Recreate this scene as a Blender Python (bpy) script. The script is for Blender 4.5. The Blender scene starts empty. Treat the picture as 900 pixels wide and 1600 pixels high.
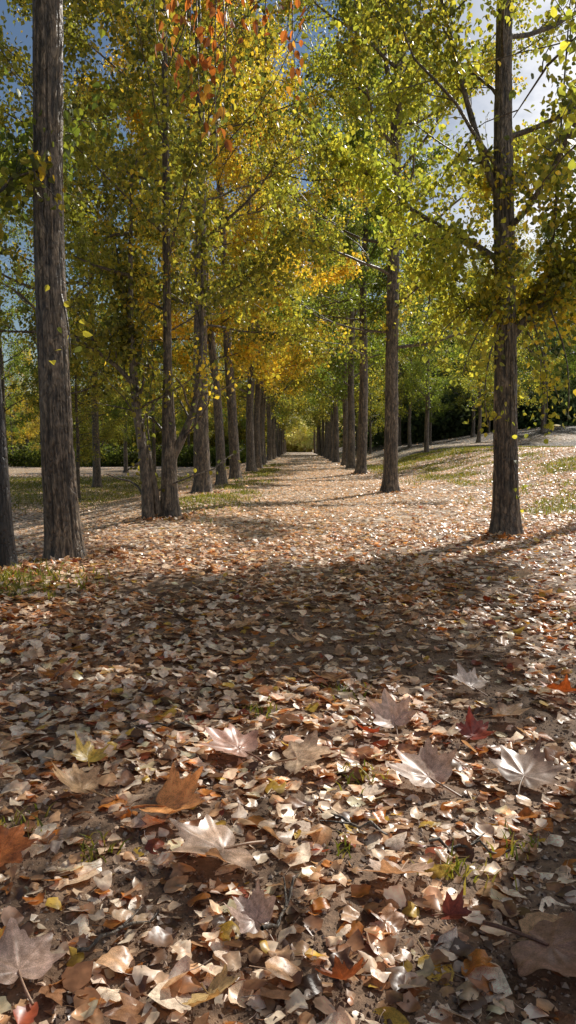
import bpy, math
import numpy as np
from mathutils import Vector

C = bpy.context.scene.collection
TAU = 2 * math.pi

# ------------------------------------------------------------------ helpers
def smooth(a, b, x):
    t = np.clip((x - a) / (b - a), 0, 1)
    return t * t * (3 - 2 * t)

def _hash(i, j, k):
    n = (i * 374761393 + j * 668265263 + k * 2147483647 + 1013904223) & 0xFFFFFFFF
    n = ((n ^ (n >> 13)) * 1274126177) & 0xFFFFFFFF
    n = ((n ^ (n >> 15)) * 2246822519) & 0xFFFFFFFF
    return ((n ^ (n >> 16)) & 0xFFFF) / 65535.0

def vnoise(P):
    P = np.asarray(P, dtype=float)
    I = np.floor(P).astype(np.int64); f = P - I; f = f * f * (3 - 2 * f)
    r = 0
    for a in (0, 1):
        for b in (0, 1):
            for c in (0, 1):
                w = (f[..., 0] if a else 1 - f[..., 0]) * (f[..., 1] if b else 1 - f[..., 1]) * (f[..., 2] if c else 1 - f[..., 2])
                r = r + w * _hash(I[..., 0] + a, I[..., 1] + b, I[..., 2] + c)
    return r

def ground_z(x, y):
    x = np.asarray(x, dtype=float); y = np.asarray(y, dtype=float)
    z = 0.78 * smooth(2.3, 7.4, x) - 0.42 * smooth(1.7, 4.8, -x)
    z = z + 1.25 * smooth(31, 46, y) * smooth(5, 17, x)
    z = z + 0.004 * np.clip(x - 8, 0, 60)
    z = z + 0.10 * np.exp(-(((x + 1.35) / 0.45) ** 2 + ((y - 10.9) / 1.1) ** 2))
    z = z + 0.05 * np.exp(-(((x + 1.75) / 0.35) ** 2 + ((y - 4.5) / 0.6) ** 2))
    P = np.stack([x * 0.35, y * 0.35, x * 0 + 3.1], -1)
    z = z + 0.07 * (vnoise(P) - 0.5) * smooth(4, 12, y)
    P = np.stack([x * 2.2, y * 2.2, x * 0 + 1.7], -1)
    z = z + 0.018 * (vnoise(P) - 0.5)
    P = np.stack([x * 9, y * 9, x * 0 + 5.3], -1)
    z = z + 0.008 * (vnoise(P) - 0.5)
    return z

def mesh_obj(name, V, F, mat, parent=None, col=None, sm=True, mesh_only=False):
    """V Nx3, F list of int arrays (each MxK)."""
    if not isinstance(F, (list, tuple)): F = [F]
    me = bpy.data.meshes.new(name)
    V = np.ascontiguousarray(V, dtype=np.float32)
    me.vertices.add(len(V)); me.vertices.foreach_set('co', V.ravel())
    F = [np.asarray(f, dtype=np.int32) for f in F if len(f)]
    loops = np.concatenate([f.ravel() for f in F])
    tot = np.concatenate([np.full(len(f), f.shape[1], dtype=np.int32) for f in F])
    st = np.concatenate([[0], np.cumsum(tot)[:-1]]).astype(np.int32)
    me.loops.add(len(loops)); me.loops.foreach_set('vertex_index', loops)
    me.polygons.add(len(tot)); me.polygons.foreach_set('loop_start', st)
    me.polygons.foreach_set('use_smooth', np.full(len(tot), sm, dtype=bool))
    if col is None and mat is not None and 'bark' in mat.name: col = np.ones((len(V), 3))
    if col is not None:
        a = me.attributes.new('col', 'FLOAT_COLOR', 'POINT')
        c = np.ones((len(V), 4), dtype=np.float32); c[:, :3] = col
        a.data.foreach_set('color', c.ravel())
    me.update(calc_edges=True)
    if mat: me.materials.append(mat)
    if mesh_only: return me
    o = bpy.data.objects.new(name, me); C.objects.link(o)
    if parent: o.parent = parent
    return o

def empty(name, loc=(0, 0, 0), rz=0):
    o = bpy.data.objects.new(name, None); C.objects.link(o)
    o.location = loc; o.rotation_euler = (0, 0, rz); o.empty_display_size = .1
    return o

def tag(o, label, cat, group=None, kind=None):
    if label: o['label'] = label
    if cat: o['category'] = cat
    if group: o['group'] = group
    if kind: o['kind'] = kind
    return o

class Geo:
    def __init__(s): s.V = []; s.F = []; s.n = 0
    def add(s, v, f): s.V.append(v); s.F.append(f + s.n); s.n += len(v)
    def get(s): return np.concatenate(s.V), np.concatenate(s.F)

def tube(P, R, sides=6):
    P = np.asarray(P, float); R = np.asarray(R, float); n = len(P)
    T = np.gradient(P, axis=0); T /= np.linalg.norm(T, axis=1)[:, None] + 1e-9
    ref = np.array([0, 0, 1.]) if abs(T[:, 2]).mean() < .8 else np.array([1., 0, 0])
    A = np.cross(T, ref); A /= np.linalg.norm(A, axis=1)[:, None] + 1e-9
    B = np.cross(T, A)
    a = np.linspace(0, TAU, sides, endpoint=False)
    V = P[:, None] + R[:, None, None] * (np.cos(a)[None, :, None] * A[:, None] + np.sin(a)[None, :, None] * B[:, None])
    i = np.arange(n - 1)[:, None] * sides; j = np.arange(sides)[None]; k = (j + 1) % sides
    F = np.stack([i + j, i + k, i + sides + k, i + sides + j], -1).reshape(-1, 4)
    return V.reshape(-1, 3), F

def chaikin(P, n=2):
    P = np.asarray(P, float)
    for _ in range(n):
        Q = [P[0]]
        for a, b in zip(P[:-1], P[1:]): Q += [a * .75 + b * .25, a * .25 + b * .75]
        Q.append(P[-1]); P = np.array(Q)
    return P

def bark_tube(ctrl, sides, dz, seed=0, flare=.45, rough=1.0):
    """ctrl rows x,y,z,r -> furrowed trunk with a root flare at its foot"""
    K = chaikin(ctrl, 2)
    L = np.concatenate([[0], np.cumsum(np.linalg.norm(np.diff(K[:, :3], axis=0), axis=1))])
    s = np.arange(0, L[-1], dz); s = np.append(s, L[-1])
    P = np.stack([np.interp(s, L, K[:, i]) for i in range(4)], -1)
    V, F = tube(P[:, :3], P[:, 3], sides)
    n = len(P); a = np.linspace(0, TAU, sides, endpoint=False)
    ctr = np.repeat(P[:, :3], sides, 0); d = V - ctr; r = np.linalg.norm(d, axis=1)[:, None] + 1e-6; d = d / r
    S = np.repeat(s, sides)
    q = np.stack([d[:, 0] * 5.5 + seed, d[:, 1] * 5.5, S * 7.5 + d[:, 2]], -1)
    warp = vnoise(q * .5)
    q[:, 2] += warp * 2
    n1 = 1 - np.abs(2 * vnoise(q * np.array([1.15, 1.15, .55])) - 1)
    n2 = 1 - np.abs(2 * vnoise(q * np.array([2.7, 2.7, 1.7]) + 9) - 1)
    big = vnoise(np.stack([d[:, 0] * 1.2 + seed, d[:, 1] * 1.2, S * .9], -1))
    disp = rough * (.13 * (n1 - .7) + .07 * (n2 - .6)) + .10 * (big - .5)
    ang = np.tile(a, n)
    fl = flare * np.exp(-S / .14) * (1 + .35 * np.sin(ang * 5 + seed) + .2 * np.sin(ang * 3 + 2 * seed)) + .10 * np.exp(-S / .6)
    V = ctr + d * r * (1 + disp + fl)[:, None]
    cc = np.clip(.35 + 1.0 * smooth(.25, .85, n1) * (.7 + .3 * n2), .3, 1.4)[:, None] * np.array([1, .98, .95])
    return V, F, cc

# ------------------------------------------------------------------ materials
def nodes(mat):
    mat.use_nodes = True; nt = mat.node_tree; nt.nodes.clear(); return nt

def N(nt, t, **kw):
    n = nt.nodes.new(t)
    for k, v in kw.items():
        if k.startswith('_'): setattr(n, k[1:], v)
        else: n.inputs[k.replace('__', ' ')].default_value = v
    return n

def mul(nt, a, b):
    m = nt.nodes.new('ShaderNodeMix'); m.data_type = 'RGBA'; m.blend_type = 'MULTIPLY'; m.inputs[0].default_value = 1
    nt.links.new(a, m.inputs[6]); nt.links.new(b, m.inputs[7]); return m.outputs[2]

def leaf_material(name, hi=1.1, trans=.5, tgain=(1.9, 1.9, 1.0), rough=.42, speckle=60, spec=.5, spec_amt=.35):
    m = bpy.data.materials.new(name); nt = nodes(m); L = nt.links.new
    at = N(nt, 'ShaderNodeAttribute', _attribute_name='col')
    oi = N(nt, 'ShaderNodeObjectInfo')
    c = mul(nt, at.outputs['Color'], oi.outputs['Color'])
    tc = N(nt, 'ShaderNodeTexCoord')
    no = N(nt, 'ShaderNodeTexNoise', Scale=speckle, Detail=3.0)
    L(tc.outputs['Object'], no.inputs['Vector'])
    rp = N(nt, 'ShaderNodeValToRGB'); rp.color_ramp.elements[0].position = .3; rp.color_ramp.elements[1].position = .7
    v = 1 - spec_amt
    rp.color_ramp.elements[0].color = (v, v * .95, v * .9, 1); rp.color_ramp.elements[1].color = (hi, hi * .98, hi * .955, 1)
    L(no.outputs['Fac'], rp.inputs[0])
    c = mul(nt, c, rp.outputs[0])
    n2 = N(nt, 'ShaderNodeTexNoise', Scale=speckle * .12, Detail=4.0); L(tc.outputs['Object'], n2.inputs['Vector'])
    rp2 = N(nt, 'ShaderNodeValToRGB'); rp2.color_ramp.elements[0].position = .35; rp2.color_ramp.elements[1].position = .62
    rp2.color_ramp.elements[0].color = (1 - spec_amt * .7, 1 - spec_amt * .85, 1 - spec_amt, 1); rp2.color_ramp.elements[1].color = (hi * .97, hi * .97, hi * .97, 1)
    L(n2.outputs['Fac'], rp2.inputs[0]); c = mul(nt, c, rp2.outputs[0])
    p = N(nt, 'ShaderNodeBsdfPrincipled', Roughness=rough)
    p.inputs['Specular IOR Level'].default_value = spec
    L(c, p.inputs['Base Color'])
    t = N(nt, 'ShaderNodeBsdfTranslucent')
    g = N(nt, 'ShaderNodeRGB'); g.outputs[0].default_value = (*tgain, 1)
    L(mul(nt, c, g.outputs[0]), t.inputs['Color'])
    mx = N(nt, 'ShaderNodeMixShader', Fac=trans)
    L(p.outputs[0], mx.inputs[1]); L(t.outputs[0], mx.inputs[2])
    o = N(nt, 'ShaderNodeOutputMaterial'); L(mx.outputs[0], o.inputs[0])
    return m

def bark_material(name, dark, light, scale=1.0, bump=.6):
    m = bpy.data.materials.new(name); nt = nodes(m); L = nt.links.new
    tc = N(nt, 'ShaderNodeTexCoord'); mp = N(nt, 'ShaderNodeMapping'); mp.inputs['Scale'].default_value = (scale, scale, scale * .42)
    L(tc.outputs['Object'], mp.inputs[0])
    n1 = N(nt, 'ShaderNodeTexNoise', Scale=26.0, Detail=7.0, Roughness=.65); L(mp.outputs[0], n1.inputs['Vector'])
    mp2 = N(nt, 'ShaderNodeMapping'); mp2.inputs['Scale'].default_value = (1, 1, .5); L(tc.outputs['Object'], mp2.inputs[0])
    n2 = N(nt, 'ShaderNodeTexNoise', Scale=3.2, Detail=4.0); L(mp2.outputs[0], n2.inputs['Vector'])
    rp = N(nt, 'ShaderNodeValToRGB'); rp.color_ramp.elements[0].position = .36; rp.color_ramp.elements[1].position = .66
    rp.color_ramp.elements[0].color = (*dark, 1); rp.color_ramp.elements[1].color = (*light, 1)
    L(n1.outputs['Fac'], rp.inputs[0])
    r2 = N(nt, 'ShaderNodeValToRGB'); r2.color_ramp.elements[0].position = .35; r2.color_ramp.elements[1].position = .7
    r2.color_ramp.elements[0].color = (.62, .58, .52, 1); r2.color_ramp.elements[1].color = (1.12, 1.12, 1.05, 1)
    L(n2.outputs['Fac'], r2.inputs[0])
    mp3 = N(nt, 'ShaderNodeMapping'); mp3.inputs['Scale'].default_value = (scale, scale, scale * .3); L(tc.outputs['Object'], mp3.inputs[0])
    wn = N(nt, 'ShaderNodeTexNoise', Scale=9.0, Detail=3.0); L(mp3.outputs[0], wn.inputs['Vector'])
    wa = N(nt, 'ShaderNodeMix'); wa.data_type = 'RGBA'; wa.blend_type = 'ADD'; wa.inputs[0].default_value = .30; L(mp3.outputs[0], wa.inputs[6]); L(wn.outputs['Color'], wa.inputs[7])
    vo = N(nt, 'ShaderNodeTexVoronoi', Scale=24.0, _feature='DISTANCE_TO_EDGE'); L(wa.outputs[2], vo.inputs['Vector'])
    r3 = N(nt, 'ShaderNodeValToRGB'); r3.color_ramp.elements[0].color = (.5, .47, .45, 1); r3.color_ramp.elements[1].position = .20; r3.color_ramp.elements[1].color = (1.1, 1.1, 1.1, 1)
    L(vo.outputs['Distance'], r3.inputs[0])
    p = N(nt, 'ShaderNodeBsdfPrincipled', Roughness=.5); p.inputs['Specular IOR Level'].default_value = .6
    at = N(nt, 'ShaderNodeAttribute', _attribute_name='col')
    L(mul(nt, mul(nt, mul(nt, rp.outputs[0], r2.outputs[0]), r3.outputs[0]), at.outputs['Color']), p.inputs['Base Color'])
    b = N(nt, 'ShaderNodeBump', Strength=bump, Distance=.02); L(n1.outputs['Fac'], b.inputs['Height'])
    b3 = N(nt, 'ShaderNodeBump', Strength=.6, Distance=.012); L(r3.outputs[0], b3.inputs['Height']); L(b.outputs[0], b3.inputs['Normal']); L(b3.outputs[0], p.inputs['Normal'])
    o = N(nt, 'ShaderNodeOutputMaterial'); L(p.outputs[0], o.inputs[0])
    return m

M_bark = bark_material('poplar_bark', (.048, .036, .027), (.30, .235, .175))
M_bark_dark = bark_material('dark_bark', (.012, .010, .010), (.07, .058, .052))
M_leaf = leaf_material('poplar_foliage', trans=.55, tgain=(2.3, 2.3, 1.3), speckle=5, spec_amt=.3, rough=.38)
M_far = leaf_material('distant_foliage', trans=.55, tgain=(2.3, 2.2, 1.4), speckle=1.2, spec_amt=.45, rough=.6, spec=.2)
M_lit = leaf_material('dry_leaf', hi=1.3, trans=.25, tgain=(1.6, 1.1, .65), speckle=55, spec_amt=.36, rough=.37, spec=.6)
M_grass = leaf_material('grass_blade', trans=.35, tgain=(1.6, 1.6, .8), speckle=3, spec_amt=.3, rough=.5, spec=.3)

def grit_material():
    m = bpy.data.materials.new('grit'); nt = nodes(m); L = nt.links.new
    at = N(nt, 'ShaderNodeAttribute', _attribute_name='col')
    p = N(nt, 'ShaderNodeBsdfPrincipled', Roughness=.75); p.inputs['Specular IOR Level'].default_value = .3
    L(at.outputs['Color'], p.inputs['Base Color'])
    o = N(nt, 'ShaderNodeOutputMaterial'); L(p.outputs[0], o.inputs[0]); return m
M_grit = grit_material()

def ground_material():
    m = bpy.data.materials.new('litter_soil'); nt = nodes(m); L = nt.links.new
    at = N(nt, 'ShaderNodeAttribute', _attribute_name='col')       # rgb: soil / grass tone per place, wood shade painted in
    lf = N(nt, 'ShaderNodeAttribute', _attribute_name='cover')     # share of leaf cover
    tc = N(nt, 'ShaderNodeTexCoord')
    n1 = N(nt, 'ShaderNodeTexNoise', Scale=45.0, Detail=8.0, Roughness=.7); L(tc.outputs['Object'], n1.inputs['Vector'])
    r1 = N(nt, 'ShaderNodeValToRGB'); r1.color_ramp.elements[0].position = .3; r1.color_ramp.elements[1].position = .72
    r1.color_ramp.elements[0].color = (.4, .38, .36, 1); r1.color_ramp.elements[1].color = (1.5, 1.45, 1.35, 1)
    L(n1.outputs['Fac'], r1.inputs[0])
    base = mul(nt, at.outputs['Color'], r1.outputs[0])
    vo = N(nt, 'ShaderNodeTexVoronoi', Scale=15.0, Randomness=1.0); L(tc.outputs['Object'], vo.inputs['Vector'])
    sp = N(nt, 'ShaderNodeSeparateColor'); L(vo.outputs['Color'], sp.inputs[0])
    r2 = N(nt, 'ShaderNodeValToRGB'); cr = r2.color_ramp; cr.interpolation = 'CONSTANT'
    cols = [(0, (.12, .07, .045)), (.16, (.32, .21, .13)), (.32, (.6, .47, .35)), (.58, (.78, .68, .57)), (.82, (.3, .16, .07)), (.93, (.42, .24, .05))]
    cr.elements[0].color = (*cols[0][1], 1); cr.elements[1].position = cols[1][0]; cr.elements[1].color = (*cols[1][1], 1)
    for q, c in cols[2:]:
        e = cr.elements.new(q); e.color = (*c, 1)
    L(sp.outputs[0], r2.inputs[0])
    gt = N(nt, 'ShaderNodeMath', _operation='LESS_THAN'); L(sp.outputs[1], gt.inputs[0]); L(lf.outputs['Fac'], gt.inputs[1])
    mx = N(nt, 'ShaderNodeMix'); mx.data_type = 'RGBA'; L(gt.outputs[0], mx.inputs[0]); L(base, mx.inputs[6]); L(r2.outputs[0], mx.inputs[7])
    p = N(nt, 'ShaderNodeBsdfPrincipled', Roughness=.7); p.inputs['Specular IOR Level'].default_value = .3
    L(mx.outputs[2], p.inputs['Base Color'])
    b1 = N(nt, 'ShaderNodeBump', Strength=.8, Distance=.012); L(n1.outputs['Fac'], b1.inputs['Height'])
    b2 = N(nt, 'ShaderNodeBump', Strength=.7, Distance=.03); L(sp.outputs[2], b2.inputs['Height']); L(b1.outputs[0], b2.inputs['Normal'])
    L(b2.outputs[0], p.inputs['Normal'])
    o = N(nt, 'ShaderNodeOutputMaterial'); L(p.outputs[0], o.inputs[0]); return m
M_ground = ground_material()

# ------------------------------------------------------------------ ground
def grow(a, step, end, k):
    v = [a]
    while v[-1] < end: v.append(v[-1] + step); step *= k
    return v
yy = grow(.7, .014, 3.2, 1.003); yy = yy + grow(yy[-1] + .02, .022, 320, 1.022)
yy = [-12, -6, -3, -1, 0, .4] + yy
xp = grow(0, .014, .9, 1.0); xp = xp + grow(xp[-1] + .018, .02, 220, 1.035)
xx = [-a for a in xp[:0:-1]] + xp
X, Y = np.meshgrid(xx, yy); nx = len(xx); ny = len(yy)
Z = ground_z(X, Y)
V = np.stack([X.ravel(), Y.ravel(), Z.ravel()], -1)
near = smooth(3.5, 2.2, V[:, 1])
V[:, 2] += near * .006 * (vnoise(np.stack([V[:, 0] * 38, V[:, 1] * 38, V[:, 0] * 0], -1)) - .5)
i = np.arange(ny - 1)[:, None] * nx; j = np.arange(nx - 1)[None]
F = np.stack([i + j, i + j + 1, i + nx + j + 1, i + nx + j], -1).reshape(-1, 4)

def grass_mask(x, y):
    """where green grows between the leaves"""
    n = vnoise(np.stack([x * .55, y * .35, x * 0 + 8], -1)); n2 = vnoise(np.stack([x * 2.1, y * 1.3, x * 0 + 4], -1))
    bank = 1.0 * smooth(2.2, 3.2, x) * smooth(7.5, 9.5, y) * (1 - .7 * smooth(6.5, 8.5, x))
    bank = np.maximum(bank, smooth(2.0, 3.0, x) * smooth(14, 18, y) * .7)
    mound = np.exp(-(((x + 1.35) / .4) ** 2 + ((y - 10.9) / 1.2) ** 2)) * 1.6 + np.exp(-(((x + 1.7) / .3) ** 2 + ((y - 4.5) / .45) ** 2)) * 1.3
    rowl = np.exp(-((x + 1.2) / .4) ** 2) * smooth(11, 14, y) * 1.3
    field = smooth(3.0, 4.5, -x) * smooth(13, 18, y) * smooth(33, 27, y)
    m = bank * smooth(.3, .62, .5 * n + .5 * n2) + mound + rowl * smooth(.35, .6, n2) + field * (.35 + .65 * n)
    return np.clip(m, 0, 1)
gm = grass_mask(V[:, 0], V[:, 1])
x_, y_ = V[:, 0], V[:, 1]
soil = np.array([.24, .155, .10]); green = np.array([.22, .20, .05]); sand = np.array([.42, .31, .2]); wood_shade = np.array([.06, .045, .025])
col = soil[None] * (1 - gm[:, None]) + green[None] * gm[:, None]
strip = smooth(33, 35, y_) * smooth(44, 42, y_) * smooth(2.2, 4.5, -x_)
col = col * (1 - strip[:, None]) + sand * strip[:, None]
sunlit_edge = smooth(36.5, 37.5, y_) * smooth(40.5, 39.5, y_) * smooth(4, 6, x_)  # sunlit path edge, kept light by sparing the painted wood shade
wood = smooth(48, 50, y_) * smooth(3, 5, -x_) + smooth(30, 33, y_ ) * smooth(3.6, 5, x_) * (1 - sunlit_edge); wood = np.clip(wood, 0, 1)[:, None]
col = col * (1 - wood) + wood_shade * wood  # shade under the woods goes into the ground colour
g = mesh_obj('ground', V, F, M_ground, col=col)
cv = g.data.attributes.new('cover', 'FLOAT', 'POINT')
cover = .80 * (1 - .85 * wood[:, 0]) * (1 - .72 * gm) * (1 - .8 * strip) * smooth(3.2, 9, y_)
cv.data.foreach_set('value', cover.astype(np.float32))
tag(g, 'leaf strewn earth of the avenue with its low bank on the right', None, kind='structure')

# ------------------------------------------------------------------ foliage
PAL = {
    'lime':  [(.44, (.27, .30, .06)), (.25, (.42, .40, .07)), (.21, (.14, .17, .05)), (.10, (.60, .46, .07))],
    'olive': [(.44, (.21, .225, .05)), (.25, (.35, .32, .06)), (.22, (.11, .13, .04)), (.09, (.58, .42, .06))],
    'gold':  [(.35, (.60, .42, .06)), (.3, (.48, .41, .06)), (.25, (.30, .29, .05)), (.10, (.58, .32, .05))],
    'dark':  [(.5, (.13, .185, .04)), (.3, (.22, .26, .045)), (.2, (.08, .115, .035))],
    'amber': [(.4, (.52, .48, .28)), (.3, (.46, .46, .26)), (.3, (.38, .42, .2))],
    'red':   [(.4, (.42, .13, .035)), (.35, (.28, .10, .035)), (.25, (.40, .21, .05))],
    'pine':  [(.6, (.06, .085, .05)), (.4, (.09, .11, .06))],
}
def leaf_cloud(P, rng, L, pal, simple=False, droop=.9, clump=1.1, wide=.78):
    n = len(P)
    ax = rng.normal(size=(n, 3)) * .75 + np.array([0, 0, -droop]); ax /= np.linalg.norm(ax, axis=1)[:, None]
    r = rng.normal(size=(n, 3)); sd = np.cross(ax, r); sd /= np.linalg.norm(sd, axis=1)[:, None]
    nm = np.cross(sd, ax)
    Ln = L * np.clip(rng.normal(1, .2, n), .45, 1.5); W = Ln * wide * .5
    fold = (rng.random(n) * .35 + .05)
    e = lambda a, b, c: P + ax * (Ln * a)[:, None] + sd * (W * b)[:, None] + nm * (W * c * fold)[:, None]
    if simple:
        vs = [e(0, 0, 0), e(.42, 1, 1), e(1, 0, -.6), e(.42, -1, 1)]
        V = np.stack(vs, 1).reshape(-1, 3); b = np.arange(n)[:, None] * 4
        F = b + np.array([[0, 1, 2, 3]]); k = 4
        F = F.reshape(-1, 4)
    else:
        vs = [e(0, 0, 0), e(.2, .86, .8), e(.52, .92, .9), e(1, 0, -1.2), e(.52, -.92, .9), e(.2, -.86, .8)]
        V = np.stack(vs, 1).reshape(-1, 3); b = np.arange(n)[:, None, None] * 6
        F = (b + np.array([[[0, 1, 2, 3], [0, 3, 4, 5]]])).reshape(-1, 4); k = 6
    w = np.array([q for q, _ in PAL[pal]]); cs = np.array([c for _, c in PAL[pal]])
    cl = vnoise(P * clump + 17)
    u = np.clip(rng.random(n) * .6 + (cl - .5) * .9 + .2, 0, .999)
    idx = np.clip(np.searchsorted(np.cumsum(w) / w.sum(), u), 0, len(w) - 1)
    col = cs[idx] * (.7 + .6 * rng.random(n))[:, None]
    return V, F, np.repeat(col, k, 0)

def limb_path(p0, az, el, ln, rng, up=.25, seg=8, wob=.12):
    p = np.array(p0, float); out = [p.copy()]
    d = np.array([math.cos(az) * math.cos(el), math.sin(az) * math.cos(el), math.sin(el)])
    for s in range(seg):
        d = d + np.array([0, 0, up / seg]) + rng.normal(size=3) * wob; d /= np.linalg.norm(d)
        p = p + d * ln / seg; out.append(p.copy())
    return np.array(out)

def grow_limb(path, r0, rng, geo, twigs, nsub, sublen, droop=-.15, sides=6):
    n = len(path); R = r0 * (1 - np.linspace(0, 1, n) * .85)
    geo.add(*tube(path, R, sides))
    for s in range(nsub):
        t = .12 + .88 * (s + rng.random()) / nsub; f = t * (n - 1); i = min(int(f), n - 2); p = path[i] + (path[i + 1] - path[i]) * (f - i)
        d = path[i + 1] - path[i]; d = d / np.linalg.norm(d)
        d = d * .6 + rng.normal(size=3) * .55 + np.array([0, 0, .1]); d /= np.linalg.norm(d)
        ln = sublen * (.5 + rng.random()) * (1.15 - .5 * t)
        q = limb_path(p, math.atan2(d[1], d[0]), math.asin(np.clip(d[2], -1, 1)), ln, rng, up=droop, seg=5, wob=.16)
        geo.add(*tube(q, max(.0035, r0 * .28) * (1 - np.linspace(0, 1, 6) * .75), 4))
        twigs.append(q)
    if n > 4: twigs.append(path[n // 2:])

def sample_twigs(twigs, n, rng, jit):
    A = np.concatenate([t[:-1] for t in twigs]); B = np.concatenate([t[1:] for t in twigs])
    ln = np.linalg.norm(B - A, axis=1); c = np.cumsum(ln); u = rng.random(n) * c[-1]; i = np.minimum(np.searchsorted(c, u), len(c) - 1)
    return A[i] + (B[i] - A[i]) * rng.random(n)[:, None] + rng.normal(size=(n, 3)) * jit

def make_tree(name, loc, ctrl, H, cb, spread, nl, leaves, L, pal, seed, label, cat='tree', group=None, bark=None, sides=28, dz=.05,
              simple=False, jit=.10, limbs_as_parts=False, elev=(.5, 1.0), sublen=.8, nsub=9, extra=None, forks=None, leafmat=None,
              zmin=None, dense=None, thin=None, avoid=None, droop=-.15, low=.0, flare=.45, rough=1.0):
    """ctrl: rows (dx, dy, z, r) of the trunk, foot to tip"""
    rng = np.random.default_rng(seed); bark = bark or M_bark
    root = empty(name, loc); tag(root, label, cat, group)
    ctrl = np.array(ctrl, float)
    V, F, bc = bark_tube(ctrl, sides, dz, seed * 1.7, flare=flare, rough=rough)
    geo = Geo(); twigs = []
    limbs = []
    tz = ctrl[:, 2]
    k = 0
    for s in range(nl):
        u = (s + rng.random() * .8) / nl
        z = cb + (H - cb) * .95 * u ** .9
        p = np.array([np.interp(z, tz, ctrl[:, 0]), np.interp(z, tz, ctrl[:, 1]), z]); r = np.interp(z, tz, ctrl[:, 3])
        az = s * 2.4 + rng.random() * .7
        if avoid is not None:
            da = (az - avoid[0] + math.pi) % TAU - math.pi
            if abs(da) < avoid[1]: az = avoid[0] + avoid[1] * (1 if da > 0 else -1) + rng.normal() * .15
        el = elev[0] + (elev[1] - elev[0]) * u + rng.normal() * .12 - low * (1 - u)
        prof = math.sin(math.pi * min(1, .28 + .72 * u)) ** .7 + .12
        ln = spread * prof * (.75 + .5 * rng.random()) * 1.35
        path = limb_path(p, az, el, ln, rng, up=.35)
        gg = Geo() if limbs_as_parts and k < 26 else geo
        grow_limb(path, min(.034, r * .36) * (.6 + .5 * rng.random()), rng, gg, twigs, nsub, sublen, droop)
        if gg is not geo: limbs.append(gg)
        k += 1
    for pth, r0, ns in (forks or []):
        gg = Geo() if limbs_as_parts else geo
        P = chaikin(np.array(pth, float), 1)
        grow_limb(P, r0, rng, gg, twigs, ns, sublen, droop, sides=10)
        if gg is not geo: limbs.append(gg)
    if geo.n:
        v, f = geo.get()
        if limbs_as_parts:
            mesh_obj('branches', v, f, bark, root)
            root.children[-1]['kind'] = 'stuff' if False else 'part'
            del root.children[-1]['kind']
        else:
            F = np.concatenate([F, f + len(V)]); V = np.concatenate([V, v]); bc = np.concatenate([bc, np.ones((len(v), 3))])
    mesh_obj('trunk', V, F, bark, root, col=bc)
    for gg in limbs:
        mesh_obj('limb', *gg.get(), bark, root)
    P = sample_twigs(twigs, int(leaves * 1.45), rng, jit)
    cl = .6 * vnoise(P * 1.15 + seed * 3.7) + .4 * vnoise(P * 2.9 + seed); P = P[rng.random(len(P)) < smooth(.40, .56, cl) * .97 + .03]
    if dense:
        Q = sample_twigs(twigs, dense[2] * 6, rng, jit); Q = Q[(Q[:, 2] > dense[0]) & (Q[:, 2] < dense[1])][:dense[2]]; P = np.concatenate([P, Q])
    if thin: P = P[(P[:, 2] < thin) | (rng.random(len(P)) < .62)]
    if zmin: P = P[rng.random(len(P)) < np.maximum(.06, smooth(zmin - .45, zmin + .35, P[:, 2]))]
    if extra:
        for pth, cnt in extra:
            sg = Geo()
            P = np.concatenate([P, sample_twigs([np.array(pth, float)], cnt, rng, .07)])
            sg.add(*tube(chaikin(pth, 1), np.linspace(.009, .003, len(chaikin(pth, 1))), 4))
            mesh_obj('shoot', *sg.get(), bark, root)
    v, f, c = leaf_cloud(P, rng, L, pal, simple)
    mesh_obj('crown', v, f, leafmat or M_leaf, root, col=c, sm=False)
    return root

def copy_tree(src, loc, rz, sc, label, cat, group, tint=None):
    r = src.copy(); C.objects.link(r); r.location = loc; r.rotation_euler = (0, 0, rz); r.scale = (sc, sc, sc)
    for k in ('label', 'category', 'group'):
        if k in r: del r[k]
    tag(r, label, cat, group)
    for ch in list(src.children):
        c = ch.copy(); C.objects.link(c); c.parent = r
        if tint and ch.name.startswith('crown'): c.color = (*tint, 1)
    return r

gz = lambda x, y: float(ground_z(np.array([x]), np.array([y]))[0])
def foot(x, y): return (x, y, gz(x, y) - .03)

def straight(H, r0, lx=0, ly=0, wob=.05, seed=0):
    rng = np.random.default_rng(seed + 500); out = []
    for u in np.linspace(0, 1, 9):
        out.append((lx * u + rng.normal() * wob * (u > 0), ly * u + rng.normal() * wob * (u > 0), H * u, max(.012, r0 * (1 - u * .9))))
    return out

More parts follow.
